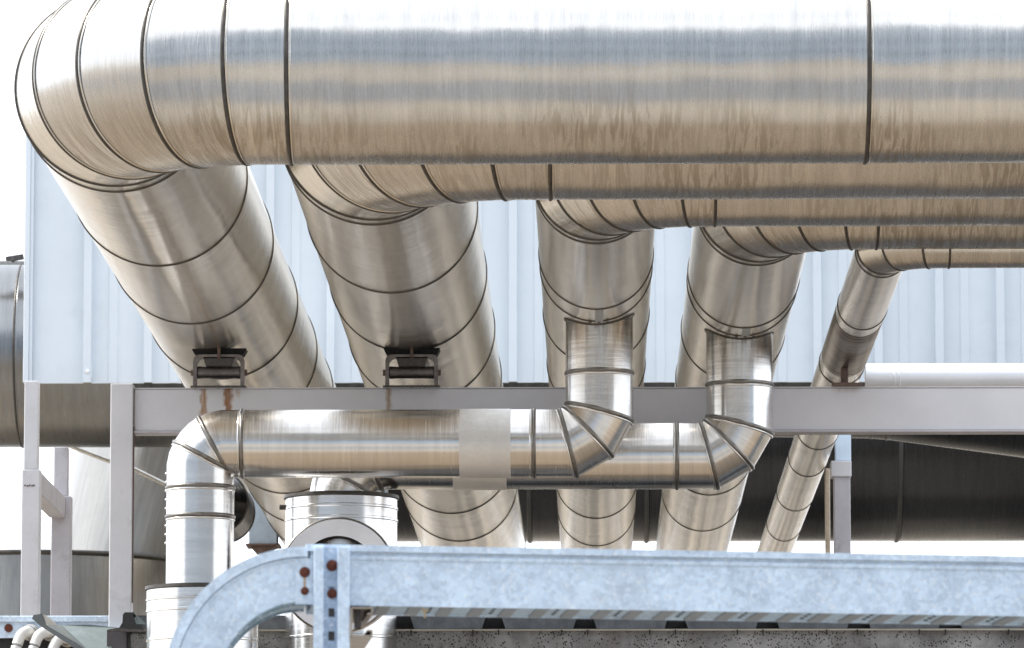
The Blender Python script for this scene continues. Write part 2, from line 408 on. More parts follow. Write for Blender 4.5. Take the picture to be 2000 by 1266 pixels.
m = MB(); m.box(((xl + 18.8) / 2 + .1, YF + 21.4, zb / 2 + zt / 2 - .1), (18.8 - xl, 41.4, zt - zb - .2 if zb > 0 else zt - .25)); 
m.v = [(x, y, max(z, .01)) for x, y, z in m.v]; m.build('wall', CONC, roof)
# deck: trapezoid ribs end-on
m = MB(); pw = m_(177, YF); h = m_(25, YF); x = at(792 - 177 * 4, 1232, YF).x + .02
z0 = zt + .012
while x < 5:
    a = m_(8, YF); tp = m_(147, YF)
    pr = [(x, YF - .02, z0 + h), (x + tp, YF - .02, z0 + h), (x + tp - a, YF - .02, z0), (x + a, YF - .02, z0)]
    th = .006
    if x > xl - .2:
        m.extrude(pr, (0, .9, 0))
    x += pw
DECKM = plain('dull deck steel', (.14, .15, .16), .4, .7, .3, 10, .2)
m.build('metal_deck', DECKM, roof, bevel=.012)
m = MB(); m.box(((xl + xr) / 2, YF + .35, z0 + h / 2 + .01), (xr - xl, .35, h + .02)); m.build('deck_shadow_strip', RUBBER_SHADE, roof)
m = MB(); m.box(((xl + xr) / 2, YF - .012, zt + .003), (xr - xl, .05, .012)); m.build('drip_edge', plain('pale edge trim', (.35, .33, .28), .6), roof)
m = MB(); x = at(803, 1236, YF).x
ticks = [803, 924, 974, 1097, 1148, 1269, 1319, 1440, 1490, 1614, 1674, 1795, 1846, 1969]
for tx in ticks:
    xx = at(tx, 1236, YF).x; m.box((xx, YF - .03, zt - m_(4, YF)), (m_(2.6, YF), .03, m_(10, YF)))
m.build('deck_clip', RUBBER_SHADE, roof)

# ================================================================ CORRUGATED WALL
YW = 52.0
x0 = at(50, 600, YW).x; x1 = at(2100, 600, YW).x + 1.5; zb_ = at(1000, 747, YW).z; zt_ = at(1000, 225, YW).z
wall = thing('corrugated_wall', 'pale blue ribbed sheet metal wall hanging behind the pipes', 'wall', (x0, YW, zb_))
WALL = plain('pale blue wall paint', (.62, .68, .735), .45, 0, .04, 1.2, .03, dirtcol=(.52, .57, .62), dirtamt=.5)
m = MB(); pit_ = m_(118.8, YW); prof = []; x = x0 + .03
first = at(172, 600, YW).x; k = 0
prof.append((x, YW))
xc = first
rw = m_(15, YW); rd = .075
while xc < x1:
    a = xc - rw / 2; b = xc + rw / 2
    q = xc + pit_ * .42
    prof += [(a - .006, YW), (a, YW - rd), (b, YW - rd), (b + .006, YW)]
    prof += [(q - .05, YW), (q - .035, YW - .014), (q + .035, YW - .014), (q + .05, YW)]
    xc += pit_
prof.append((x1, YW))
n = len(prof)
vs_ = [(p[0], p[1], zb_) for p in prof] + [(p[0], p[1], zt_) for p in prof] + [(p[0], p[1] + .05, zb_) for p in prof] + [(p[0], p[1] + .05, zt_) for p in prof]
fs = []
for i in range(n - 1):
    fs += [(i, i + 1, n + i + 1, n + i), (2 * n + i, 3 * n + i, 3 * n + i + 1, 2 * n + i + 1), (i, 2 * n + i, 2 * n + i + 1, i + 1), (n + i, n + i + 1, 3 * n + i + 1, 3 * n + i)]
fs += [(0, n, 3 * n, 2 * n), (n - 1, 3 * n - 1, 4 * n - 1, 2 * n - 1)]
m.add(vs_, fs); m.build('ribbed_sheet', WALL, wall)
m = MB(); m.box((x0 + .015, YW - .01, (zb_ + zt_) / 2), (.05, .14, zt_ - zb_ + .004)); m.box((x0 + .055, YW - .045, (zb_ + zt_) / 2), (.03, .03, zt_ - zb_ + .006)); m.build('corner_trim', WALL, wall, bevel=.006)
m = MB(); c = at(172, 727, YW); m.box((c.x, YW - .055, c.z), (m_(17, YW), .03, m_(28, YW)))
cp = m.build('rib_end_cap', WALL, wall, bevel=.006)
m = MB(); m.lathe((c.x, YW - .07, c.z), (0, -1, 0), [(.022, 0), (.022, .012), (.001, .016)], 16); m.build('screw', WHITEM, cp)
m = MB(); za_ = at(225, 747, YW).x; m.box(((za_ + x1) / 2, YW + .25, zb_ - .01), (x1 - za_, .12, .12)); m.build('base_dark_strip', SEAM, wall)  # dark strip along the lower edge of the wall sheet
m = MB(); m.box(((x0 + x1) / 2, YW + .2, zt_ + .03), (x1 - x0, .5, .05)); m.build('cap_flashing', WALL, wall)

# ================================================================ THE FIVE LARGE PIPES
Y1 = 30.9
Hb = at(1166, 318, Y1).z            # common underside height (world z)
def Yat(ypx, z):                    # depth at which height z appears on row ypx
    p = at(1166, ypx, 10); return 10 * (z - CAM.z) / (p.z - CAM.z)
YEND = 61.0
spec = [  # axis px, underside px, radius, bend radius, mitres, side joint extra, depth joints (px rows), run joints px, material
    (199, 121, 318, .554, .945, 5, .10, [517, 630, 738, 822, 893, 962, 1022, 1075], [568, 1690]),
    (716, 199, 388, .554, .945, 5, .10, [570, 685, 783, 866, 939, 1002, 1056], [1075]),
    (1164, 318, 442, .377, .66, 5, .05, [603, 627, 710, 803, 884, 955, 1012, 1066], [1396]),
    (1484, 364, 487, .378, .66, 5, .05, [505, 640, 656, 743, 831, 905, 967, 1037], [1712]),
    (1729, 474, 525, .1645, .36, 3, .04, [620, 730, 858, 912, 980, 1040], [1853]),
]
labs = ['largest nearest metal-clad pipe, running across the top and bending back at the far left',
        'second wide metal-clad pipe from the left, resting on the right-hand roller bracket',
        'middle metal-clad pipe, straight above the left branch pipe, third elbow from the left',
        'fourth metal-clad pipe from the left, above the right branch pipe',
        'thinnest metal-clad pipe of the row, sloping at the right onto a rusty foot']
PX = []; PIPES = []
for i, (ax, ay, by, R, rb, nm, ex, dj, hj) in enumerate(spec):
    hb = Hb - (.085 if i == 4 else 0); zc = hb + R; Y = Yat(by, hb); Xc = at(ax, ay, Y).x
    PX.append((Xc, Y, zc, R))
    xR = at(2000, by, Y).x + 1.2
    L0 = xR - Xc - rb
    jt = []
    for h in hj: jt.append((0, xR - at(h, by, Y).x))
    for q in dj: jt.append((1, Yat(q, Hb) - (Y + rb)))
    jt.append((1, .06))
    PIPES.append(None); PIPES[-1] = pipe('clad_pipe', labs[i], 'pipe', [(xR, Y, zc), (Xc, Y, zc), (Xc, YEND, zc)], [(rb, nm)], R, CLAD, (0, 0, 1), jt,
         bead=.012 if R > .5 else (.010 if R > .3 else .008), runmat=CLADH, runn=len(hj) + nm - 1, group='row of metal-clad pipes', n=128 if R > .5 else 96)

# ================================================================ BRANCH PIPES
RB = m_(66, 38.15)
def branch(name, label, vx, topy, Y, hy, leftx, boty, Rl, rings_v, rings_h, rings_l, parentR, zpc, nl=8):
    zt = zpc - parentR * .68; p = at(vx, hy, Y); zh = p.z; xl_ = at(leftx, hy, Y).x
    zbot = at(leftx, boty, Y).z
    jt = [(0, zt - at(vx, q, Y).z) for q in rings_v]
    xe = p.x - .29
    jt += [(1, xe - at(q, hy, Y).x) for q in rings_h]
    zl = zh - Rl
    jt += [(2, zl - at(leftx, q, Y).z) for q in rings_l]
    return pipe(name, label, 'pipe', [(p.x, Y, zt), (p.x, Y, zh), (xl_, Y, zh), (xl_, Y, zbot)], [(.29, 3), (Rl, nl, (2, 5))], RB, BRIGHT, (0, 1, 0), jt,
                bead=.014, beadmat=SEAMB, n=80, lap=.001, firstmat=SOOTY), zh, xl_
YA = 38.15; YB = 38.95
X3, _, z3, R3 = PX[2]; X4, _, z4, R4 = PX[3]
brA, zA, xA = branch('branch_pipe', 'bright branch pipe dropping from the middle pipe and running left to the lone left elbow', 1171, 640, YA, 866, 392, 1160, RB * .78, [729], [1043, 475], [953, 1010], R3, z3)
brB, zB, xB = branch('branch_pipe', 'bright branch pipe dropping from the fourth pipe and passing behind the taped one', 1445, 660, YB, 890, 668, 1040, .34, [752], [1322, 745], [], R4, z4)
# saddle collars and scorch where the branches meet the big pipes
# wedge spots: tape patches
def sleeve(parent, xa, xb, Y, zc, R, mat, name, hy):
    m = MB(); a = at(xa, hy, Y).x; b = at(xb, hy, Y).x
    m.lathe((a, Y, zc), (1, 0, 0), [(R, 0), (R + .006, .002), (R + .006, b - a - .002), (R, b - a)], 80, ref=(0, 1, 0)); return m.build(name, mat, parent)
sleeve(brA, 898, 998, YA, zA, RB, TAPE, 'tape_wrap', 866)
sleeve(brB, 885, 990, YB, zB, RB, TAPE, 'tape_wrap', 890)

# lengthwise seams beside the branch saddles, and rivets on the left elbow
for i_, ya_, yb_ in ((2, 603, 629), (3, 640, 658)):
    Xs, _, zs_, Rs = PX[i_]; ya2, yb2 = Yat(ya_, Hb), Yat(yb_, Hb)
    m = MB(); m.box((Xs + .02, (ya2 + yb2) / 2, Hb - .003), (.055, yb2 - ya2, .008)); m.build('lengthwise_seam', SEAMB, PIPES[i_], bevel=.002)
    for k_ in range(3):
        m = MB(); m.lathe((Xs + .02 - .06 + .06 * k_, yb2 - .05, Hb - .002), (0, 0, -1), [(.012, 0), (.011, .008), (.001, .012)], 12); m.build('screw', SEAM, PIPES[i_])
for k_ in range(9):
    p = at(392, 925 + 17 * k_, YA); m = MB(); m.lathe((xA - RB + .001, YA, p.z), (-1, 0, 0), [(.011, 0), (.010, .006), (.005, .012), (.001, .013)], 12); m.build('rivet', BRIGHT, brA)
# folded collars where the branches leave the big pipes
for root_, i_, Yb_, vx_ in ((brA, 2, YA, 1171), (brB, 3, YB, 1445)):
    Xs, _, zs_, Rs = PX[i_]; xv_ = at(vx_, 866 if i_ == 2 else 890, Yb_).x
    m = MB(); q_ = []
    for k_ in range(65):
        a_ = 2 * math.pi * k_ / 64; x_ = xv_ + (RB + .003) * math.cos(a_); q_.append((x_, Yb_ + (RB + .003) * math.sin(a_), zs_ - math.sqrt(max(.001, Rs ** 2 - (x_ - Xs) ** 2)) - .002))
    m.tube(q_, .010, 10, False); m.build('collar_bead', SEAM, root_)
# canisters
def canister(label, cx, topy, r, Y, bands, tee=None):
    c = at(cx, topy, Y); R = m_(r, Y); root = thing('collar_drum', label, 'drum', (c.x, Y, c.z - 3))
    m = MB(); m.lathe((c.x, Y, c.z), (0, 0, -1), [(RB * .9, -.004), (R * .97, -.004), (R, .008), (R, 3.2)], 80, ref=(0, 1, 0)); m.build('drum_body', BRIGHT, root)
    m = MB(); m.lathe((c.x, Y, c.z), (0, 0, -1), [(R * .9, -.012), (R + .010, -.010), (R + .012, .012), (R - .002, .02)], 80); m.build('rim', SEAM, root)
    for q in bands:
        z = at(cx, q, Y).z; m = MB(); m.lathe((c.x, Y, z), (0, 0, -1), [(R - .001, -.012), (R + .005, -.006), (R + .005, .006), (R - .001, .012)], 80); m.build('swage_band', BRIGHT, root)
    return root, c, R
d1, c1, Rd1 = canister('wide white metal drum receiving the left vertical pipe', 396, 1150, 109, YA, [1174, 1196, 1252])
d2, c2, Rd2 = canister('wide metal drum with a round open side port below the taped pipe', 667, 972, 109, YB, [995, 1018, 1248])
ty = at(661, 1126, YB - .45); Ro = m_(111, YB - .5)
m = MB(); m.lathe((ty.x, YB - .55, ty.z), (0, 1, 0), [(Ro * .69, .0), (Ro * .985, .0), (Ro, .012), (Ro, .55)], 80); m.build('port_ring', plain('pale port lining', (.86, .87, .90), .4, .3, .06, 4), d2)
m = MB(); m.lathe((ty.x, YB - .545, ty.z), (0, 1, 0), [(Ro * .692, .0), (Ro * .68, .10), (Ro * .67, .4), (.001, .4)], 64); m.build('port_opening', BLACK, d2)
m = MB(); m.lathe((ty.x, YB - .55, ty.z), (0, 1, 0), [(Ro + .001, .0), (Ro + .009, .006), (Ro + .009, .02), (Ro, .03)], 80); m.build('port_rim', SEAML, d2)
c = at(546, 991, YB); m = MB(); m.tube([(c.x, YB, c.z), (c.x + m_(16, YB), YB, c.z)], m_(5, YB), 12); m.build('latch_bolt', SEAM, d2)

# ================================================================ RACK STEELWORK
# beam with rust streaks under the roller supports
YBm = 39.35
def stained(base, stains):
    t = NT('lavender grey beam paint with rust runs'); o = t.new('ShaderNodeTexCoord').outputs['Object']
    sx = t.new('ShaderNodeSeparateXYZ'); 
    nn = t.new('ShaderNodeTexNoise'); nn.inputs['Scale'].default_value = 14; nn.inputs['Detail'].default_value = 5
    t.link(o, nn.inputs['Vector']); t.link(o, sx.inputs[0])
    n1 = t.noise(o, 2.0, 6, .6); n2 = t.noise(o, 40, 4, .6)
    c = t.mix(t.rng(n1, .3, .7), tuple(q * .93 for q in base), tuple(q * 1.05 for q in base))
    c = t.mix(t.rng(n2, .62, .72, 0, .25), c, tuple(q * .6 for q in base))
    wob = t.rng(nn.outputs[0], .2, .8, -.025, .025)
    for (sxp, wd, zz0, zz1, col, amt) in stains:
        dx = t.math('ABSOLUTE', t.math('SUBTRACT', t.math('ADD', sx.outputs[0], wob), sxp))
        mk = t.rng(dx, wd, wd * .35, 0, 1, True)
        mz = t.math('MULTIPLY', t.rng(sx.outputs[2], zz0, zz0 + .06, 0, 1, True), t.rng(t.noise(t.mapping(o, (60, 1, 5)), 1, 4, .7), .3, .55, .35, 1))
        mk = t.math('MULTIPLY', t.math('MULTIPLY', mk, mz), amt)
        c = t.mix(mk, c, col)
    t.link(c, t.b.inputs['Base Color']); t.b.inputs['Roughness'].default_value = .5
    t.link(t.bump(n2, .06, .005), t.b.inputs['Normal'])
    return t.m
bz1 = at(1000, 758, YBm - .02).z; bz0 = at(1000, 841, YBm - .02).z
bxl = at(262, 800, YBm).x; bxr = at(2000, 800, YBm).x + 1.5
sX = lambda px: at(px, 800, YBm).x
BEAM = stained((.59, .585, .605), [(sX(398), m_(10, 39), bz0 + .08, 0, (.30, .15, .05), .9), (sX(445), m_(10, 39), bz0 - .05, 0, (.09, .026, .008), 1.0), (sX(446), m_(13, 39), bz0 - .05, 0, (.35, .17, .06), .6),
                                 (sX(464), m_(6, 39), bz0 + .22, 0, (.42, .28, .18), .6), (sX(759), m_(8, 39), bz0 + .05, 0, (.27, .17, .07), .8), (sX(1655), m_(34, 39), bz1 - .05, 0, (.25, .15, .11), .6)])
beam = thing('crossbeam', 'long lavender grey steel beam under the big pipes with rust runs below the rollers', 'beam', (bxl, YBm, bz0))
m = MB(); m.box(((bxl + bxr) / 2, YBm + .08, (bz0 + bz1) / 2), (bxr - bxl, .16, bz1 - bz0)); m.build('beam_body', BEAM, beam, bevel=.008)
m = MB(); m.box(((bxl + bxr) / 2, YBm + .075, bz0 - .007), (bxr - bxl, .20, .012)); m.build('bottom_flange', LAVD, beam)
m = MB(); m.box(((bxl + bxr) / 2, YBm + .08, bz1 + .004), (bxr - bxl, .172, .007)); m.build('top_flange', LAV, beam)

def post(name, label, x0p, x1p, ytop, ybot, Y, depth=.16, mat=LAV, cat='post', root=None, part='post_body'):
    a = at(x0p, (ytop + ybot) / 2, Y); b = at(x1p, (ytop + ybot) / 2, Y); zt2 = at(x0p, ytop, Y).z; zb2 = at(x0p, ybot, Y).z
    rt = root or thing(name, label, cat, ((a.x + b.x) / 2, Y, zb2))
    m = MB(); m.box(((a.x + b.x) / 2, Y + depth / 2, (zt2 + zb2) / 2), (b.x - a.x, depth, zt2 - zb2)); m.build(part, mat, rt, bevel=.007)
    return rt, a.x, b.x, zt2, zb2
p1, ax_, bx_, zt2, zb2 = post('rack_post', 'tall lavender grey post at the left end of the crossbeam', 214, 258, 749, 1232, YBm - .05)
m = MB(); m.box((bx_ + .004, YBm + .0, (zt2 + zb2) / 2 - .05), (.006, .05, zt2 - zb2 - .5)); m.build('brown_edge', RUSTY, p1)  # thin brown strip along the post's right side
m = MB(); m.box(((ax_ + bx_) / 2, YBm + .03, zb2 - .01), (.3, .3, .03)); m.build('base_plate', GALV, p1)

# left portal frame: front post, rear post and the rail between them
YFp = 44.0
fr, fa, fb, fzt, fzb = post('support_frame', 'pale lavender square-tube frame at the far left with a stepped rail', 41, 76, 917, 1236, YFp, .17, LAV, 'frame')
tag(fr, 'pale lavender square-tube frame at the far left with a rail running back', 'frame')
post(None, None, 47, 74, 744, 917, YFp + .01, .14, LAV, root=fr, part='upper_post')
YRp = 46.2
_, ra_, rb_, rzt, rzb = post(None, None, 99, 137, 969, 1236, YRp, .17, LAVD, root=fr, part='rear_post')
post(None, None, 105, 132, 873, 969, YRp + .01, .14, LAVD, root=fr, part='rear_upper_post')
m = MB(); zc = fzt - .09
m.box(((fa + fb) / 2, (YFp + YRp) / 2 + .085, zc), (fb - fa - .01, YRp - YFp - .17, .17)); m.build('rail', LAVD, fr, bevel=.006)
m = MB()
for k, dx in enumerate((-9, -4, 0, 5, 8)):
    c = at(58 + dx, 948 + (k % 2), YFp); m.box((c.x, YFp - .001, c.z), (.014, .008, .010))
m.build('weld_marks', RUSTY, fr)
# right frame
YRr = 46.5
rf, a2, b2, z2t, z2b = post('support_frame', 'lavender grey square post standing before the dark duct at the right, with a wider capped head', 1630, 1662, 930, 1240, YRr, .18, LAVD, 'frame')
tag(rf, 'lavender grey square post with a capped head before the dark duct', 'post')
post(None, None, 1631, 1662, 800, 900, YRr + .02, .12, BPLATE if False else plain('pale blue paint', (.55, .66, .78), .5, 0, .06), root=rf, part='upper_post')
post(None, None, 1623, 1663, 900, 931, YRr - .02, .22, LAV, root=rf, part='post_head')
m = MB(); c = at(1616, 1000, YRr + 1.2)
post(None, None, 1613, 1622, 915, 1240, YRr + 1.0, .15, plain('tan weathered steel', (.5, .42, .32), .5, .4, .2), root=rf, part='side_plate')

# roller supports
def roller(label, cx, xl_, xr_, pipe_i):
    X, Yp, zc, R = PX[pipe_i]
    c = at(cx, 757, YBm - .02); base = thing('roller_support', label, 'pipe support', (c.x, YBm, bz1), 'roller supports under the wide pipes')
    Yc = YBm + .04
    za = bz1 + .008; zt3 = at(cx, 694, Yc).z; xa = at(xl_, 720, Yc).x; xb = at(xr_, 720, Yc).x; w = .027; r = .045
    path = []
    m = MB()
    def corner(px, pz, s): return [(px - s * r * (1 - math.cos(q)) * 1.0 if False else px - s * (r - r * math.cos(q)), pz - (r - r * math.sin(q))) for q in [0, .4, .8, 1.2, 1.5708]]
    outer = [(xa, za)] + corner(xa, zt3, -1) + corner(xb, zt3, 1)[::-1] + [(xb, za)]
    inner = [(xa + w, za)] + [(x_ + (w if x_ < c.x else -w), z_ - w) for x_, z_ in outer[1:-1]] + [(xb - w, za)]
    n = len(outer)
    for y0_, y1_ in ((Yc - .05, Yc - .0), ):
        vs_ = [(x_, y0_, z_) for x_, z_ in outer] + [(x_, y0_, z_) for x_, z_ in inner] + [(x_, y1_, z_) for x_, z_ in outer] + [(x_, y1_, z_) for x_, z_ in inner]
        fs = []
        for i in range(n - 1): fs += [(i, i + 1, n + i + 1, n + i), (2 * n + i, 3 * n + i, 3 * n + i + 1, 2 * n + i + 1), (i, 2 * n + i, 2 * n + i + 1, i + 1), (n + i, n + i + 1, 3 * n + i + 1, 3 * n + i)]
        fs += [(0, n, 3 * n, 2 * n), (n - 1, 3 * n - 1, 4 * n - 1, 2 * n - 1)]
        m.add(vs_, fs)
    m.build('bracket_frame', FRM, base)
    zr = at(cx, 728, Yc).z; rr = m_(12.5, Yc)
    m = MB(); m.lathe((xa + w, Yc, zr), (1, 0, 0), [(rr * .9, 0), (rr, .006), (rr * .93, .05), (rr * .93, xb - xa - 2 * w - .05), (rr, xb - xa - 2 * w - .006), (rr * .9, xb - xa - 2 * w)], 32); m.build('roller', ROLL, base)
    m = MB(); m.lathe((xa - .018, Yc, zr), (1, 0, 0), [(.001, 0), (.022, 0), (.022, .018)], 6); m.build('axle_nut', RUSTY, base); m = MB(); m.lathe((xb + .018, Yc, zr), (-1, 0, 0), [(.001, 0), (.022, 0), (.022, .018)], 6); m.build('axle_nut', RUSTY, base)
    zs = at(cx, 716, Yc).z; zs2 = at(cx, 699, Yc).z; a = m_(26, Yc); b = m_(31, Yc)
    m = MB(); m.extrude([(c.x - b, Yc - .05, zs2), (c.x - a, Yc - .05, zs), (c.x + a, Yc - .05, zs), (c.x + b, Yc - .05, zs2)], (0, .5, 0)); m.build('saddle_plate', DSTEEL, base, bevel=.004)
    m = MB(); m.box((c.x, Yc + .06, zs2 + .03), (.022, .24, .09)); m.build('web_plate', RUSTY, base)
    m = MB(); m.box((c.x, YBm + .02, bz1 + .012), (xb - xa + .03, .15, .010)); m.build('base_plate', DSTEEL, base)
    m = MB()
    for q in (-.17, .0, .06, .09): m.lathe((c.x + q, YBm - .012, bz1 + .012), (0, -1, 0), [(.014, 0), (.011, .008), (.002, .013)], 10)
    m.build('weld_bead', SEAML, base)
    # black block standing in for the shaded gap between pipe and bracket
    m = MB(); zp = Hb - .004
    m.extrude([(xa + .01, Yc - .03, zt3 + .001), (xb - .01, Yc - .03, zt3 + .001), (xb + .015, Yc - .03, Hb + .015), (xa - .015, Yc - .03, Hb + .015)], (0, .16, 0)); m.build('gap_shade_block', BLACK, base, bevel=.01)
    return base
roller('rusty black roller bracket on the beam under the leftmost pipe', 427, 378, 478, 0)
roller('rusty black roller bracket on the beam under the second pipe', 804, 753, 856, 1)
# T foot of the thin pipe
c = at(1655, 757, YBm); ft = thing('pipe_foot', 'rusty brown T-shaped foot under the thinnest pipe on the beam', 'pipe support', (c.x, YBm, bz1))
m = MB(); zz = at(1655, 750, YBm).z; m.box((c.x, YBm + .23, bz1 + .022), (m_(60, 39), .52, .024)); m.build('foot_plate', RUSTY, ft, bevel=.003)
m = MB(); m.box((c.x, YBm + .46, (bz1 + .034 + Hb - .05) / 2), (m_(13, 39), .14, Hb - .05 - bz1 - .034)); m.build('stem', RUSTY, ft, bevel=.003)
m = MB(); X5, Y5, z5, R5 = PX[4]; m.lathe((X5, 38.0, z5), (0, 1, 0), [(R5 + .002, 0), (R5 + .003, .004), (R5 + .003, 2.3), (R5 + .002, 2.31)], 96, ref=(0, 0, 1)); m.build('saddle_sheet', cladding('scorched saddle metal', (.30, .26, .22), .3, dirt=.9, tint=(.08, .05, .04)), ft)

# white pipe at right behind the beam
Yw = 41.2; a = at(1690, 735, Yw); R = m_(24.5, Yw)
pipe('white_pipe', 'slim white coated pipe lying behind the crossbeam at the right edge', 'pipe', [(a.x, Yw, a.z), (at(2000, 735, Yw).x + 1, Yw, a.z)], [], R, WHITEM, (0, 0, 1), [(0, at(1746, 735, Yw).x - a.x), (0, at(1756, 735, Yw).x - a.x)], bead=.006, beadmat=WHITEM, n=64)

# ================================================================ BACKGROUND DUCTS AND TANK
Yd = 56.5; R = m_(180, Yd); c = at(100, 694, Yd)
pipe('rear_duct', 'wide weathered metal duct at the left edge, half hidden by the pale blue wall', 'duct', [(at(-120, 694, Yd).x, Yd, c.z), (at(420, 694, Yd).x, Yd, c.z)], [], R, DUCTM, (0, 0, 1), [(0, at(45, 694, Yd).x - at(-120, 694, Yd).x)], bead=.012)
c = at(15, 511, Yd - 1.0); fl = thing('duct_flange', 'small grey flange strip on top of the rear duct at the left edge', 'flange', (c.x, Yd - .9, c.z))
m = MB(); m.box((c.x, Yd - .9, c.z), (m_(64, Yd), .1, m_(5, Yd))); m.build('flange_plate', SEAML, fl)
m = MB(); m.box((at(28, 503, Yd - .9).x, Yd - .85, at(28, 503, Yd - .9).z), (m_(34, Yd), .08, m_(9, Yd)), Matrix.Rotation(-.16, 3, 'Y')); m.lathe((at(26, 510, Yd - .9).x, Yd - .95, at(26, 510, Yd - .9).z), (0, -1, 0), [(.02, 0), (.02, .02), (.001, .025)], 12); m.build('clip', DSTEEL, fl)

Yk = 69.5; R = 1.30; zc = at(1400, 1057, Yk).z + R
xa = at(742, 950, Yk).x
pipe('dark_duct', 'very wide dark duct running behind the pipes at the right', 'duct', [(xa, Yk, zc), (at(2000, 950, Yk).x + 2, Yk, zc)], [], R, DARKD, (0, 0, 1), [(0, at(1035, 950, Yk).x - xa), (0, at(1262, 950, Yk).x - xa), (0, at(1750, 950, Yk).x - xa)], bead=.03, beadmat=plain('dark band steel', (.06, .06, .06), .5, .7), n=128)
Yk2 = 60.0; R = .5; a = at(1480, 815, Yk2); b = at(2050, 855, Yk2)
pipe('dark_pipe', 'smaller dark pipe slanting above the dark duct at the right edge', 'pipe', [(a.x, Yk2, a.z + .12), (at(1720, 818, Yk2).x, Yk2, a.z + .1), (b.x + 1.0, Yk2 - .6, b.z - .12)], [(1.5, 2)], .33, DARKD, (0, 0, 1), [], bead=.012)
c = at(421, 978, 54); R = m_(61, 54)
pipe('dark_pipe_stub', 'dark round duct bend showing between the left vertical pipe and the rust speckled column', 'duct', [(at(352, 978, 54).x, 54, c.z), (c.x, 54, c.z), (c.x, 55.2, c.z)], [(R * .8, 3)], R, DARKD, (0, 0, 1), [], bead=.012)

# hanging rusty plate column
Yh = 56.5; a = at(487, 940, Yh); b = at(541, 940, Yh); zt3 = at(514, 900, Yh).z; zb3 = at(514, 1062, Yh).z
hp = thing('hanger_column', 'pale blue steel column stub with rust speckles and a rusty base plate, left of the open drum', 'column', ((a.x + b.x) / 2, Yh, zb3))
m = MB(); m.box(((a.x + b.x) / 2, Yh, (zt3 + zb3) / 2), (b.x - a.x, .02, zt3 - zb3)); m.build('front_flange', BPLATE, hp)
m = MB(); m.box(((a.x + b.x) / 2, Yh + .16, (zt3 + zb3) / 2), (.02, .29, zt3 - zb3)); m.build('web', BPLATE, hp)
m = MB(); m.box(((a.x + b.x) / 2, Yh + .32, (zt3 + zb3) / 2), (b.x - a.x, .02, zt3 - zb3)); m.build('rear_flange', BPLATE, hp)
m = MB(); m.box(((a.x + b.x) / 2, Yh + .16, zb3 - .012), (b.x - a.x + .06, .42, .02)); m.build('base_plate', RUSTY, hp)
m = MB(); cxh = (a.x + b.x) / 2; m.extrude([(cxh - .13, Yh - .01, zb3 - .024), (cxh + .13, Yh - .01, zb3 - .024), (cxh + .04, Yh - .01, zb3 - .09), (cxh - .07, Yh - .01, zb3 - .09)], (0, .3, 0)); m.build('stiffener', RUSTY, hp)
pst = post('strut_post', 'small pale blue post just behind the right edge of the open drum', 737, 757, 930, 1240, 48, .1, plain('pale blue post paint', (.5, .62, .75), .5, 0, .06))

# tank
Yt = 59.0; cx = at(60, 1080, Yt); Rt = m_(300, Yt)
tank = thing('storage_tank', 'big round sheet metal tank with a sloping upper part, behind the left posts', 'tank', (cx.x, Yt + Rt, 0))
zr = at(60, 1078, Yt).z; ztop = at(200, 860, Yt + .4).z
m = MB(); m.lathe((cx.x, Yt + Rt, 0), (0, 0, 1), [(Rt, 0), (Rt, zr), (.01, zr)], 96, ref=(0, 1, 0)); m.build('tank_shell', TANKM, tank)
# skewed cone: loft circle -> smaller circle shifted right
m = MB(); n = 96; lo = []; hi = []; uvs = []
R2 = m_(190, Yt); cx2 = at(332, 900, Yt).x; Rc = m_(172, Yt); cxc = at(247, 1070, Yt).x
for k in range(n + 1):
    th_ = 2 * math.pi * k / n; lo.append((cxc + Rc * math.sin(th_), Yt + Rt + Rc * math.cos(th_), zr)); hi.append((cx2 + R2 * math.sin(th_), Yt + Rt + R2 * math.cos(th_), ztop + .45))
fs = [(k, k + 1, n + 2 + k, n + 1 + k) for k in range(n)]
uvs = [[(0, Rt * 6.28 * k / n), (0, Rt * 6.28 * (k + 1) / n), (1.4, Rt * 6.28 * (k + 1) / n), (1.4, Rt * 6.28 * k / n)] for k in range(n)]
m.add(lo + hi, fs, uvs, True); m.build('tank_cone', TANKM, tank)
m = MB(); path = [(cx.x + (Rt + .01) * math.sin(q), Yt + Rt - (Rt + .01) * math.cos(q), zr - .02 * (1 - math.cos(q))) for q in [math.pi * 2 * k / 72 for k in range(73)]]
m.tube(path, .028, 10, False); m.build('rim_pipe', SEAM, tank)
m = MB(); p = [at(x_, y_, Yt - .02 + max(0, (abs(x_ - 170)) * .0005)) for x_, y_ in ((130, 868), (150, 876), (200, 895), (265, 918), (322, 946))]
m.tube(p, .028, 10); m.build('seam_pipe', SEAML, tank)
m = MB(); p = [at(x_, y_, Yt - .05) for x_, y_ in ((326, 1108), (327, 1150), (329, 1236))]
m.tube(p, .028, 10); m.build('drain_pipe', SEAM, tank)

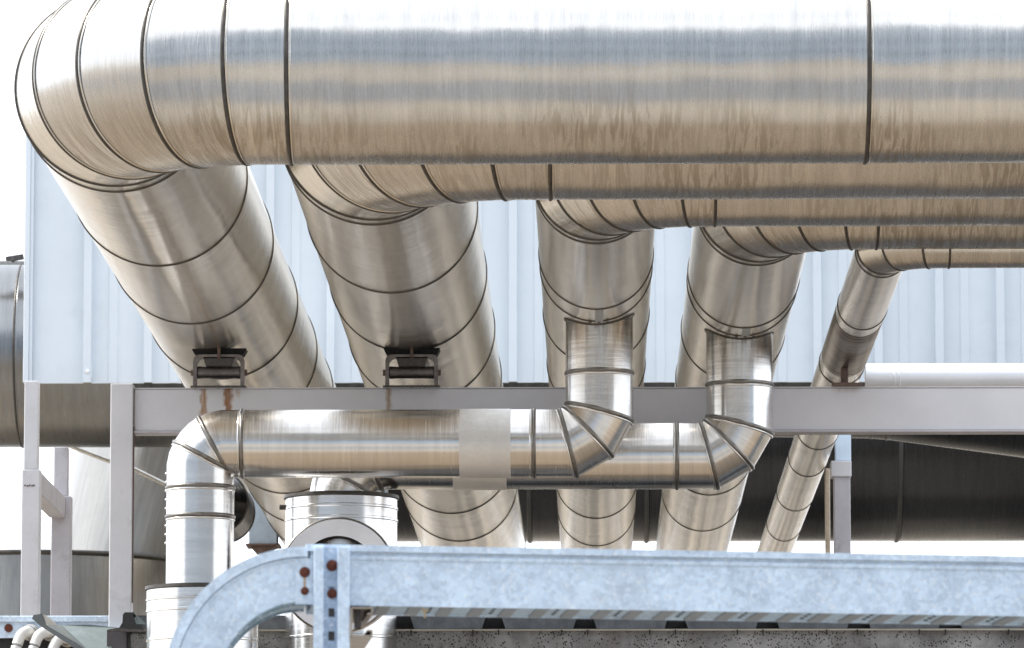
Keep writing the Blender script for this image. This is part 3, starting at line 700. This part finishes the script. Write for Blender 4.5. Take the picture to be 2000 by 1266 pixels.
# ================================================================ LOWER LEFT CORNER
YL = 40.6
z1 = at(100, 1204, YL).z; z0_ = at(100, 1246, YL).z
lt = thing('rear_cable_tray', 'galvanised cable tray low at the left edge behind the white conduits', 'cable tray', (at(0, 1220, YL).x, YL, z0_))
xa = at(-60, 1220, YL).x; xb = at(292, 1220, YL).x
m = MB(); m.box(((xa + xb) / 2, YL + .1, (z1 + z0_) / 2), (xb - xa, .2, z1 - z0_)); m.build('tray_side', GALV, lt)
m = MB(); m.box(((xa + xb) / 2, YL + .08, z1 - .02), (xb - xa, .22, .045)); m.build('tray_lip', GALV, lt, bevel=.006)
m = MB(); m.box(((xa + xb) / 2, YL + .2, z0_ - .04), (xb - xa, .3, .08)); m.build('tray_gap_shade', RUBBER_SHADE, lt)  # black box stands in for the shaded gap below the tray
fb_ = thing('floor_beam', 'pale steel beam under the low galvanised tray at the bottom left corner', 'beam', ((xa + xb) / 2, YL, z0_ - .5))
m = MB(); m.box(((xa + xb) / 2, YL + .22, z0_ - .23), (xb - xa, .3, .30)); m.build('beam_body', LAV, fb_)
m = MB(); c = at(17, 1227, YL); m.lathe((c.x, YL, c.z), (0, -1, 0), [(.03, 0), (.03, .015), (.001, .02)], 16); m.build('bolt', RUST, lt)
WCON = plain('ivory conduit', (.72, .71, .68), .4, 0, .06, 8)
cpaths = [([(52, 1234), (42, 1240), (36, 1252), (30, 1275), (26, 1320)], 'leftmost ivory conduit curving down from the low cable tray'),
          ([(90, 1234), (78, 1240), (70, 1253), (64, 1275), (60, 1320)], 'middle ivory conduit of the three at the low cable tray'),
          ([(124, 1246), (114, 1250), (106, 1262), (100, 1282), (97, 1320)], 'rightmost ivory conduit, partly under the flashing')]
for pts_, lb in cpaths:
    pp = [at(x_, y_, YL - .15 - .02 * i) for i, (x_, y_) in enumerate(pts_)]
    pp.insert(0, pp[0] + Vector((.02, .12, -.0)))
    # smooth
    q = []
    for i in range(len(pp) - 1):
        for s_ in range(5):
            t_ = s_ / 5; p0 = pp[max(i - 1, 0)]; p1_ = pp[i]; p2 = pp[i + 1]; p3 = pp[min(i + 2, len(pp) - 1)]
            q.append(.5 * ((2 * p1_) + (p2 - p0) * t_ + (2 * p0 - 5 * p1_ + 4 * p2 - p3) * t_ ** 2 + (-p0 + 3 * p1_ - 3 * p2 + p3) * t_ ** 3))
    q.append(pp[-1])
    rt = thing('conduit', lb, 'conduit', pp[-1], 'ivory conduits')
    m = MB(); m.tube(q, m_(10.5, YL), 20); m.build('tube', WCON, rt)
    m = MB(); d = (q[1] - q[0]).normalized(); m.lathe(q[0], d, [(.058, 0), (.062, .006), (.062, .03), (.045, .036)], 24); m.build('collar', SEAML, rt)
# sheet flashing (trapezoid gutter end)
FL = plain('grey green flashing sheet', (.17, .20, .195), .35, .4, .25, 5, .1)
fls = thing('roof_flashing', 'bent grey green sheet metal flashing in the lower left corner', 'flashing', at(150, 1240, 38.6))
Yq = 38.6
def q3(x_, y_, Y_=Yq): return at(x_, y_, Y_)
m = MB()
front = [q3(66, 1201), q3(84, 1200), q3(92, 1221), q3(160, 1262), q3(215, 1300), q3(120, 1300), q3(60, 1215)]
outer = [q3(62, 1206), q3(66, 1201), q3(82, 1200), q3(92, 1222), q3(170, 1270), q3(210, 1300), q3(230, 1300)]
inner2 = [q3(62, 1210), q3(90, 1232), q3(130, 1256), q3(160, 1275), q3(185, 1295)]
# sloped sheet: from lip going right
sheet = [q3(66, 1201), q3(82, 1199), q3(90, 1221), q3(150, 1256), q3(205, 1300), q3(190, 1300), q3(140, 1262), q3(78, 1222), q3(62, 1208)]
m.extrude(sheet, (0, .12, 0)); m.build('front_lip', plain('dark lip', (.16, .17, .17), .4, .6, .15), fls)
m = MB(); back = [q3(90, 1221), q3(120, 1221, 39.0), q3(175, 1220, 39.0), q3(232, 1226, 39.0), q3(232, 1300, 38.9), q3(205, 1300), q3(150, 1256)]
m.extrude(back, (0, .02, .0)); m.build('sheet', FL, fls)
m = MB(); m.extrude([q3(84, 1199), q3(98, 1207, 38.9), q3(112, 1221, 38.95), q3(91, 1222)], (0, .02, 0)); m.build('fold', plain('pale fold metal', (.6, .58, .54), .4, .4), fls)
bx = thing('junction_cover', 'black trapezoid rubber closure with a shiny sheet wing between flashing and drum', 'roof closure', at(255, 1230, 38.7))
m = MB(); m.extrude([q3(231, 1229), q3(239, 1216), q3(240, 1200), q3(244, 1196), q3(260, 1196), q3(266, 1203), q3(272, 1222), q3(284, 1232), q3(270, 1233)], (0, .3, 0)); m.build('rubber_block', RUBBER_SHADE, bx, bevel=.01)
m = MB(); m.extrude([q3(259, 1196), q3(275, 1208), q3(287, 1220), q3(266, 1219)], (0, .02, 0)); m.build('sheet_wing', FL, bx)
m = MB(); m.box((at(229, 1256, 38.85).x, 38.85, at(229, 1256, 38.8).z), (m_(38, 38.8), .1, m_(48, 38.8))); m.build('dark_cover', plain('charcoal cover', (.09, .08, .085), .5, .1), bx)
m = MB(); m.box((at(250, 1256, 38.85).x, 38.86, at(250, 1256, 38.8).z), (m_(8, 38.8), .1, m_(48, 38.8))); m.build('cover_edge', RUBBER_SHADE, bx)
m = MB(); m.extrude([q3(209, 1230), q3(232, 1226), q3(290, 1231), q3(290, 1234), q3(209, 1233)], (0, .05, 0)); m.build('edge_trim', DSTEEL, bx)

# ================================================================ FRONT CABLE TRAY
A = at(750, 1066, 20.0); Bp = at(2000, 1087, 20.2)
u = (Bp - A).normalized(); v = Vector((-u.y, u.x, 0)).normalized()   # v points away from the camera
zT = A.z; O0 = Vector((A.x, A.y, zT)); Hh = A.z - at(750, 1184, 20.0).z; W = .44
s0 = (at(600, 1070, 19.95).x - A.x) / u.x; s1 = (Bp.x - A.x) / u.x + .6
tr = thing('cable_tray', 'galvanised covered cable tray across the bottom, curving down at its left end', 'cable tray', O0 + u * s0)
def L(s, d, z): return O0 + u * s + v * d + Vector((0, 0, z))
def tbox(m, sa, sb, da, db, za, zb):
    p = [L(s, d, z) for s in (sa, sb) for d in (da, db) for z in (za, zb)]
    m.add(p, [(0, 1, 3, 2), (4, 6, 7, 5), (0, 4, 5, 1), (2, 3, 7, 6), (0, 2, 6, 4), (1, 5, 7, 3)])
m = MB(); tbox(m, s0 + .01, s1, 0, .004, -Hh, -.024); m.build('side_panel', GALV, tr)
m = MB(); tbox(m, s0 + .01, s1, W - .004, W, -Hh, -.024); m.build('side_panel', GALV, tr)
m = MB(); tbox(m, s0 + .01, s1, -.006, .002, -.052, -.036); m.build('side_bead', GALV, tr, bevel=.003)
m = MB(); tbox(m, s0 - .005, s1, -.014, W + .014, -.004, .0); tbox(m, s0 - .005, s1, -.014, -.010, -.024, -.004); tbox(m, s0 - .005, s1, W + .01, W + .014, -.024, -.004); m.build('cover', GALV, tr)
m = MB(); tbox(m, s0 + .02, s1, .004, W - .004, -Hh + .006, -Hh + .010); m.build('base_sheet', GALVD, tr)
RIB = plain('brownish tray rib', (.16, .185, .20), .5, .4, .1)
m = MB(); s = s0 + .14; i = 0
while s < s1:
    tbox(m, s, s + .045, .006, W - .006, -Hh + .0005, -Hh + .007); s += .1135
m.build('base_ribs', RIB, tr)
m = MB(); s = s0 + .14 + .08; i = 0
while s < s1:
    for d in (.10, .2, .3):
        m = MB(); tbox(m, s - .006, s + .006, d, d + .03, -Hh + .003, -Hh + .0065); m.build('slot', BLACK, tr)
    s += .227
# curved end: arc in the (u, z) plane
Rout = m_(278, 19.9); Rin = m_(174, 19.9); zc_ = -.012 - Rout
def arcpt(q, r, d): return L(s0 + .0 - r * math.sin(q), d, zc_ + r * math.cos(q))
NA = 40; qs = [R_(100) * k / NA for k in range(NA + 1)]
def arcslab(m, r0, r1, d0, d1, smooth=True):
    vs_ = []
    for q in qs: vs_ += [arcpt(q, r0, d0), arcpt(q, r1, d0), arcpt(q, r1, d1), arcpt(q, r0, d1)]
    fs = []
    for i in range(NA):
        for k in range(4): fs.append((i * 4 + k, i * 4 + (k + 1) % 4, i * 4 + 4 + (k + 1) % 4, i * 4 + 4 + k))
    fs += [(0, 1, 2, 3), (NA * 4, NA * 4 + 3, NA * 4 + 2, NA * 4 + 1)]
    m.add(vs_, fs, smooth=smooth)
m = MB(); arcslab(m, Rin, Rout - .002, W - .006, W - .002); m.build('elbow_side', GALV, tr)
m = MB(); arcslab(m, Rin, Rout - .002, .002, .006); m.build('elbow_side', GALV, tr)
m = MB(); arcslab(m, Rout - .002, Rout + .003, -.012, W + .012); arcslab(m, Rout - .032, Rout - .002, -.012, -.008); m.build('elbow_cover', GALV, tr)
m = MB(); arcslab(m, Rout - .044, Rout - .036, -.004, .003); m.build('elbow_bead', GALV, tr)
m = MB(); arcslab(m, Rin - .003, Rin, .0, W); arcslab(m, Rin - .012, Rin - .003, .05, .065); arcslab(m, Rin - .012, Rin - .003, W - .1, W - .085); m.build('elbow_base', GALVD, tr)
m = MB(); sp0 = (at(575, 1130, 19.93).x - A.x) / u.x; sp1 = s0 + .03; tbox(m, sp0, sp1, -.003, .001, -Hh + .002, -.05); m.build('splice_plate', GALV, tr)
def bolt(parent, px, py, dpt, r=.0155, Yb=19.9):
    c = at(px, py, Yb); s_ = (c.x - A.x) / u.x; z_ = c.z - zT
    m = MB(); m.lathe(L(s_, dpt, z_), -v, [(r * 1.0, -.004), (r * 1.25, 0), (r * 1.2, .002), (r, .004), (r * .9, .009), (r * .5, .012), (.001, .012)], 24); m.build('bolt', RUST, parent)
bolt(tr, 593, 1116, -.004); bolt(tr, 593, 1153, -.004, .012)
m = MB(); a = at(593, 1124, 19.9); s_ = (a.x - A.x) / u.x; tbox(m, s_ - .0035, s_ + .0035, -.0042, -.0032, a.z - zT - .045, a.z - zT); m.build('rust_run', plain('rust run', (.45, .30, .16), .7), tr)

# slotted strut post in front of the tray
sa = (at(610, 1150, 19.9).x - A.x) / u.x; sb = (at(680, 1150, 19.9).x - A.x) / u.x
st_ = thing('strut_post', 'upright galvanised slotted channel with rusted bolts crossing the front cable tray', 'strut post', L((sa + sb) / 2, -.03, -1.2))
tag(st_, cat='strut')
zlo = -1.0; wf = (sb - sa)
m = MB()
wx0, wx1 = sa + .034, sb - .044
# web with holes: strips around slots
slot_px = [(1150, 1.0), (1195, 1.4), (1241, 1.5)]
cx_ = (at(645, 1150, 19.9).x - A.x) / u.x; sw = .011
zs = []
for py, kx in slot_px + [(1286, 1.5), (1332, 1.5)]:
    zc2 = at(645, py, 19.9).z - zT; zs.append((zc2 - .011 * kx, zc2 + .011 * kx))
zs.sort()
tbox(m, wx0, cx_ - sw, -.020, -.016, zlo, -.012); tbox(m, cx_ + sw, wx1, -.020, -.016, zlo, -.012)
prev = zlo
for a, b in zs: tbox(m, cx_ - sw, cx_ + sw, -.020, -.016, prev, a); prev = b
tbox(m, cx_ - sw, cx_ + sw, -.020, -.016, prev, -.012)
m.build('web', galv('shaded blue strut steel', (.36, .46, .60)), st_)
m = MB(); tbox(m, sa, wx0, -.050, -.016, zlo, -.010); m.build('left_flange', GALV, st_, bevel=.003)
m = MB(); tbox(m, wx1, sb, -.050, -.016, zlo, -.010); m.build('right_flange', GALV, st_, bevel=.003)
bolt(st_, 646, 1103, -.022, .0165); bolt(st_, 646, 1158, -.022, .0145)
m = MB(); tbox(m, wx0, wx1, -.008, -.006, zlo, -Hh - .01); m.build('backing', DSTEEL, st_)
# cross strut end under the tray (C profile, brown galvanised)
cs = thing('channel_strut', 'brownish C-shaped channel strut end projecting under the front cable tray', 'strut', L(sb, .0, -Hh))
sA = sb + .003; sB = (at(730, 1190, 19.9).x - A.x) / u.x; zA_ = at(700, 1185, 19.9).z - zT; zB_ = at(700, 1243, 19.9).z - zT; th2 = .006
m = MB()
d0, d1 = -.06, .62
tbox(m, sA, sA + th2, d0, d1, zB_, zA_)
tbox(m, sA, sB - .01, d0, d1, zA_ - th2, zA_ + .0); tbox(m, sA, sB - .01, d0, d1, zB_, zB_ + th2)
tbox(m, sB - .016, sB - .01, d0, d1, zA_ - .026, zA_ - th2); tbox(m, sB - .016, sB - .01, d0, d1, zB_ + th2, zB_ + .026)
tbox(m, sB - .03, sB - .016, d0, d1, zA_ - .026, zA_ - .020); tbox(m, sB - .03, sB - .016, d0, d1, zB_ + .020, zB_ + .026)
m.build('channel', plain('brown galvanised channel', (.36, .31, .26), .4, .5, .2, 20), cs, bevel=.002)
m = MB(); c = at(699, 1212, 20); s_ = (c.x - A.x) / u.x; tbox(m, s_ - .012, s_ + .012, -.02, .03, c.z - zT - .03, c.z - zT + .045); m.build('channel_nut', DSTEEL, cs)
# small drip tie under the tray
tie = thing('tie_stub', 'tiny tan cable tie hanging from the underside of the front cable tray', 'cable tie', L(.12, .2, -Hh))
c = at(836, 1205, 20.2); s_ = (c.x - A.x) / u.x
m = MB(); tbox(m, s_ - .004, s_ + .004, .10, .104, -Hh - .032, -Hh - .001); tbox(m, s_ - .012, s_ + .012, .09, .112, -Hh - .010, -Hh - .0005); m.build('tie_tail', plain('tan plastic', (.55, .45, .30), .5), tie)

bpy.context.view_layer.update()
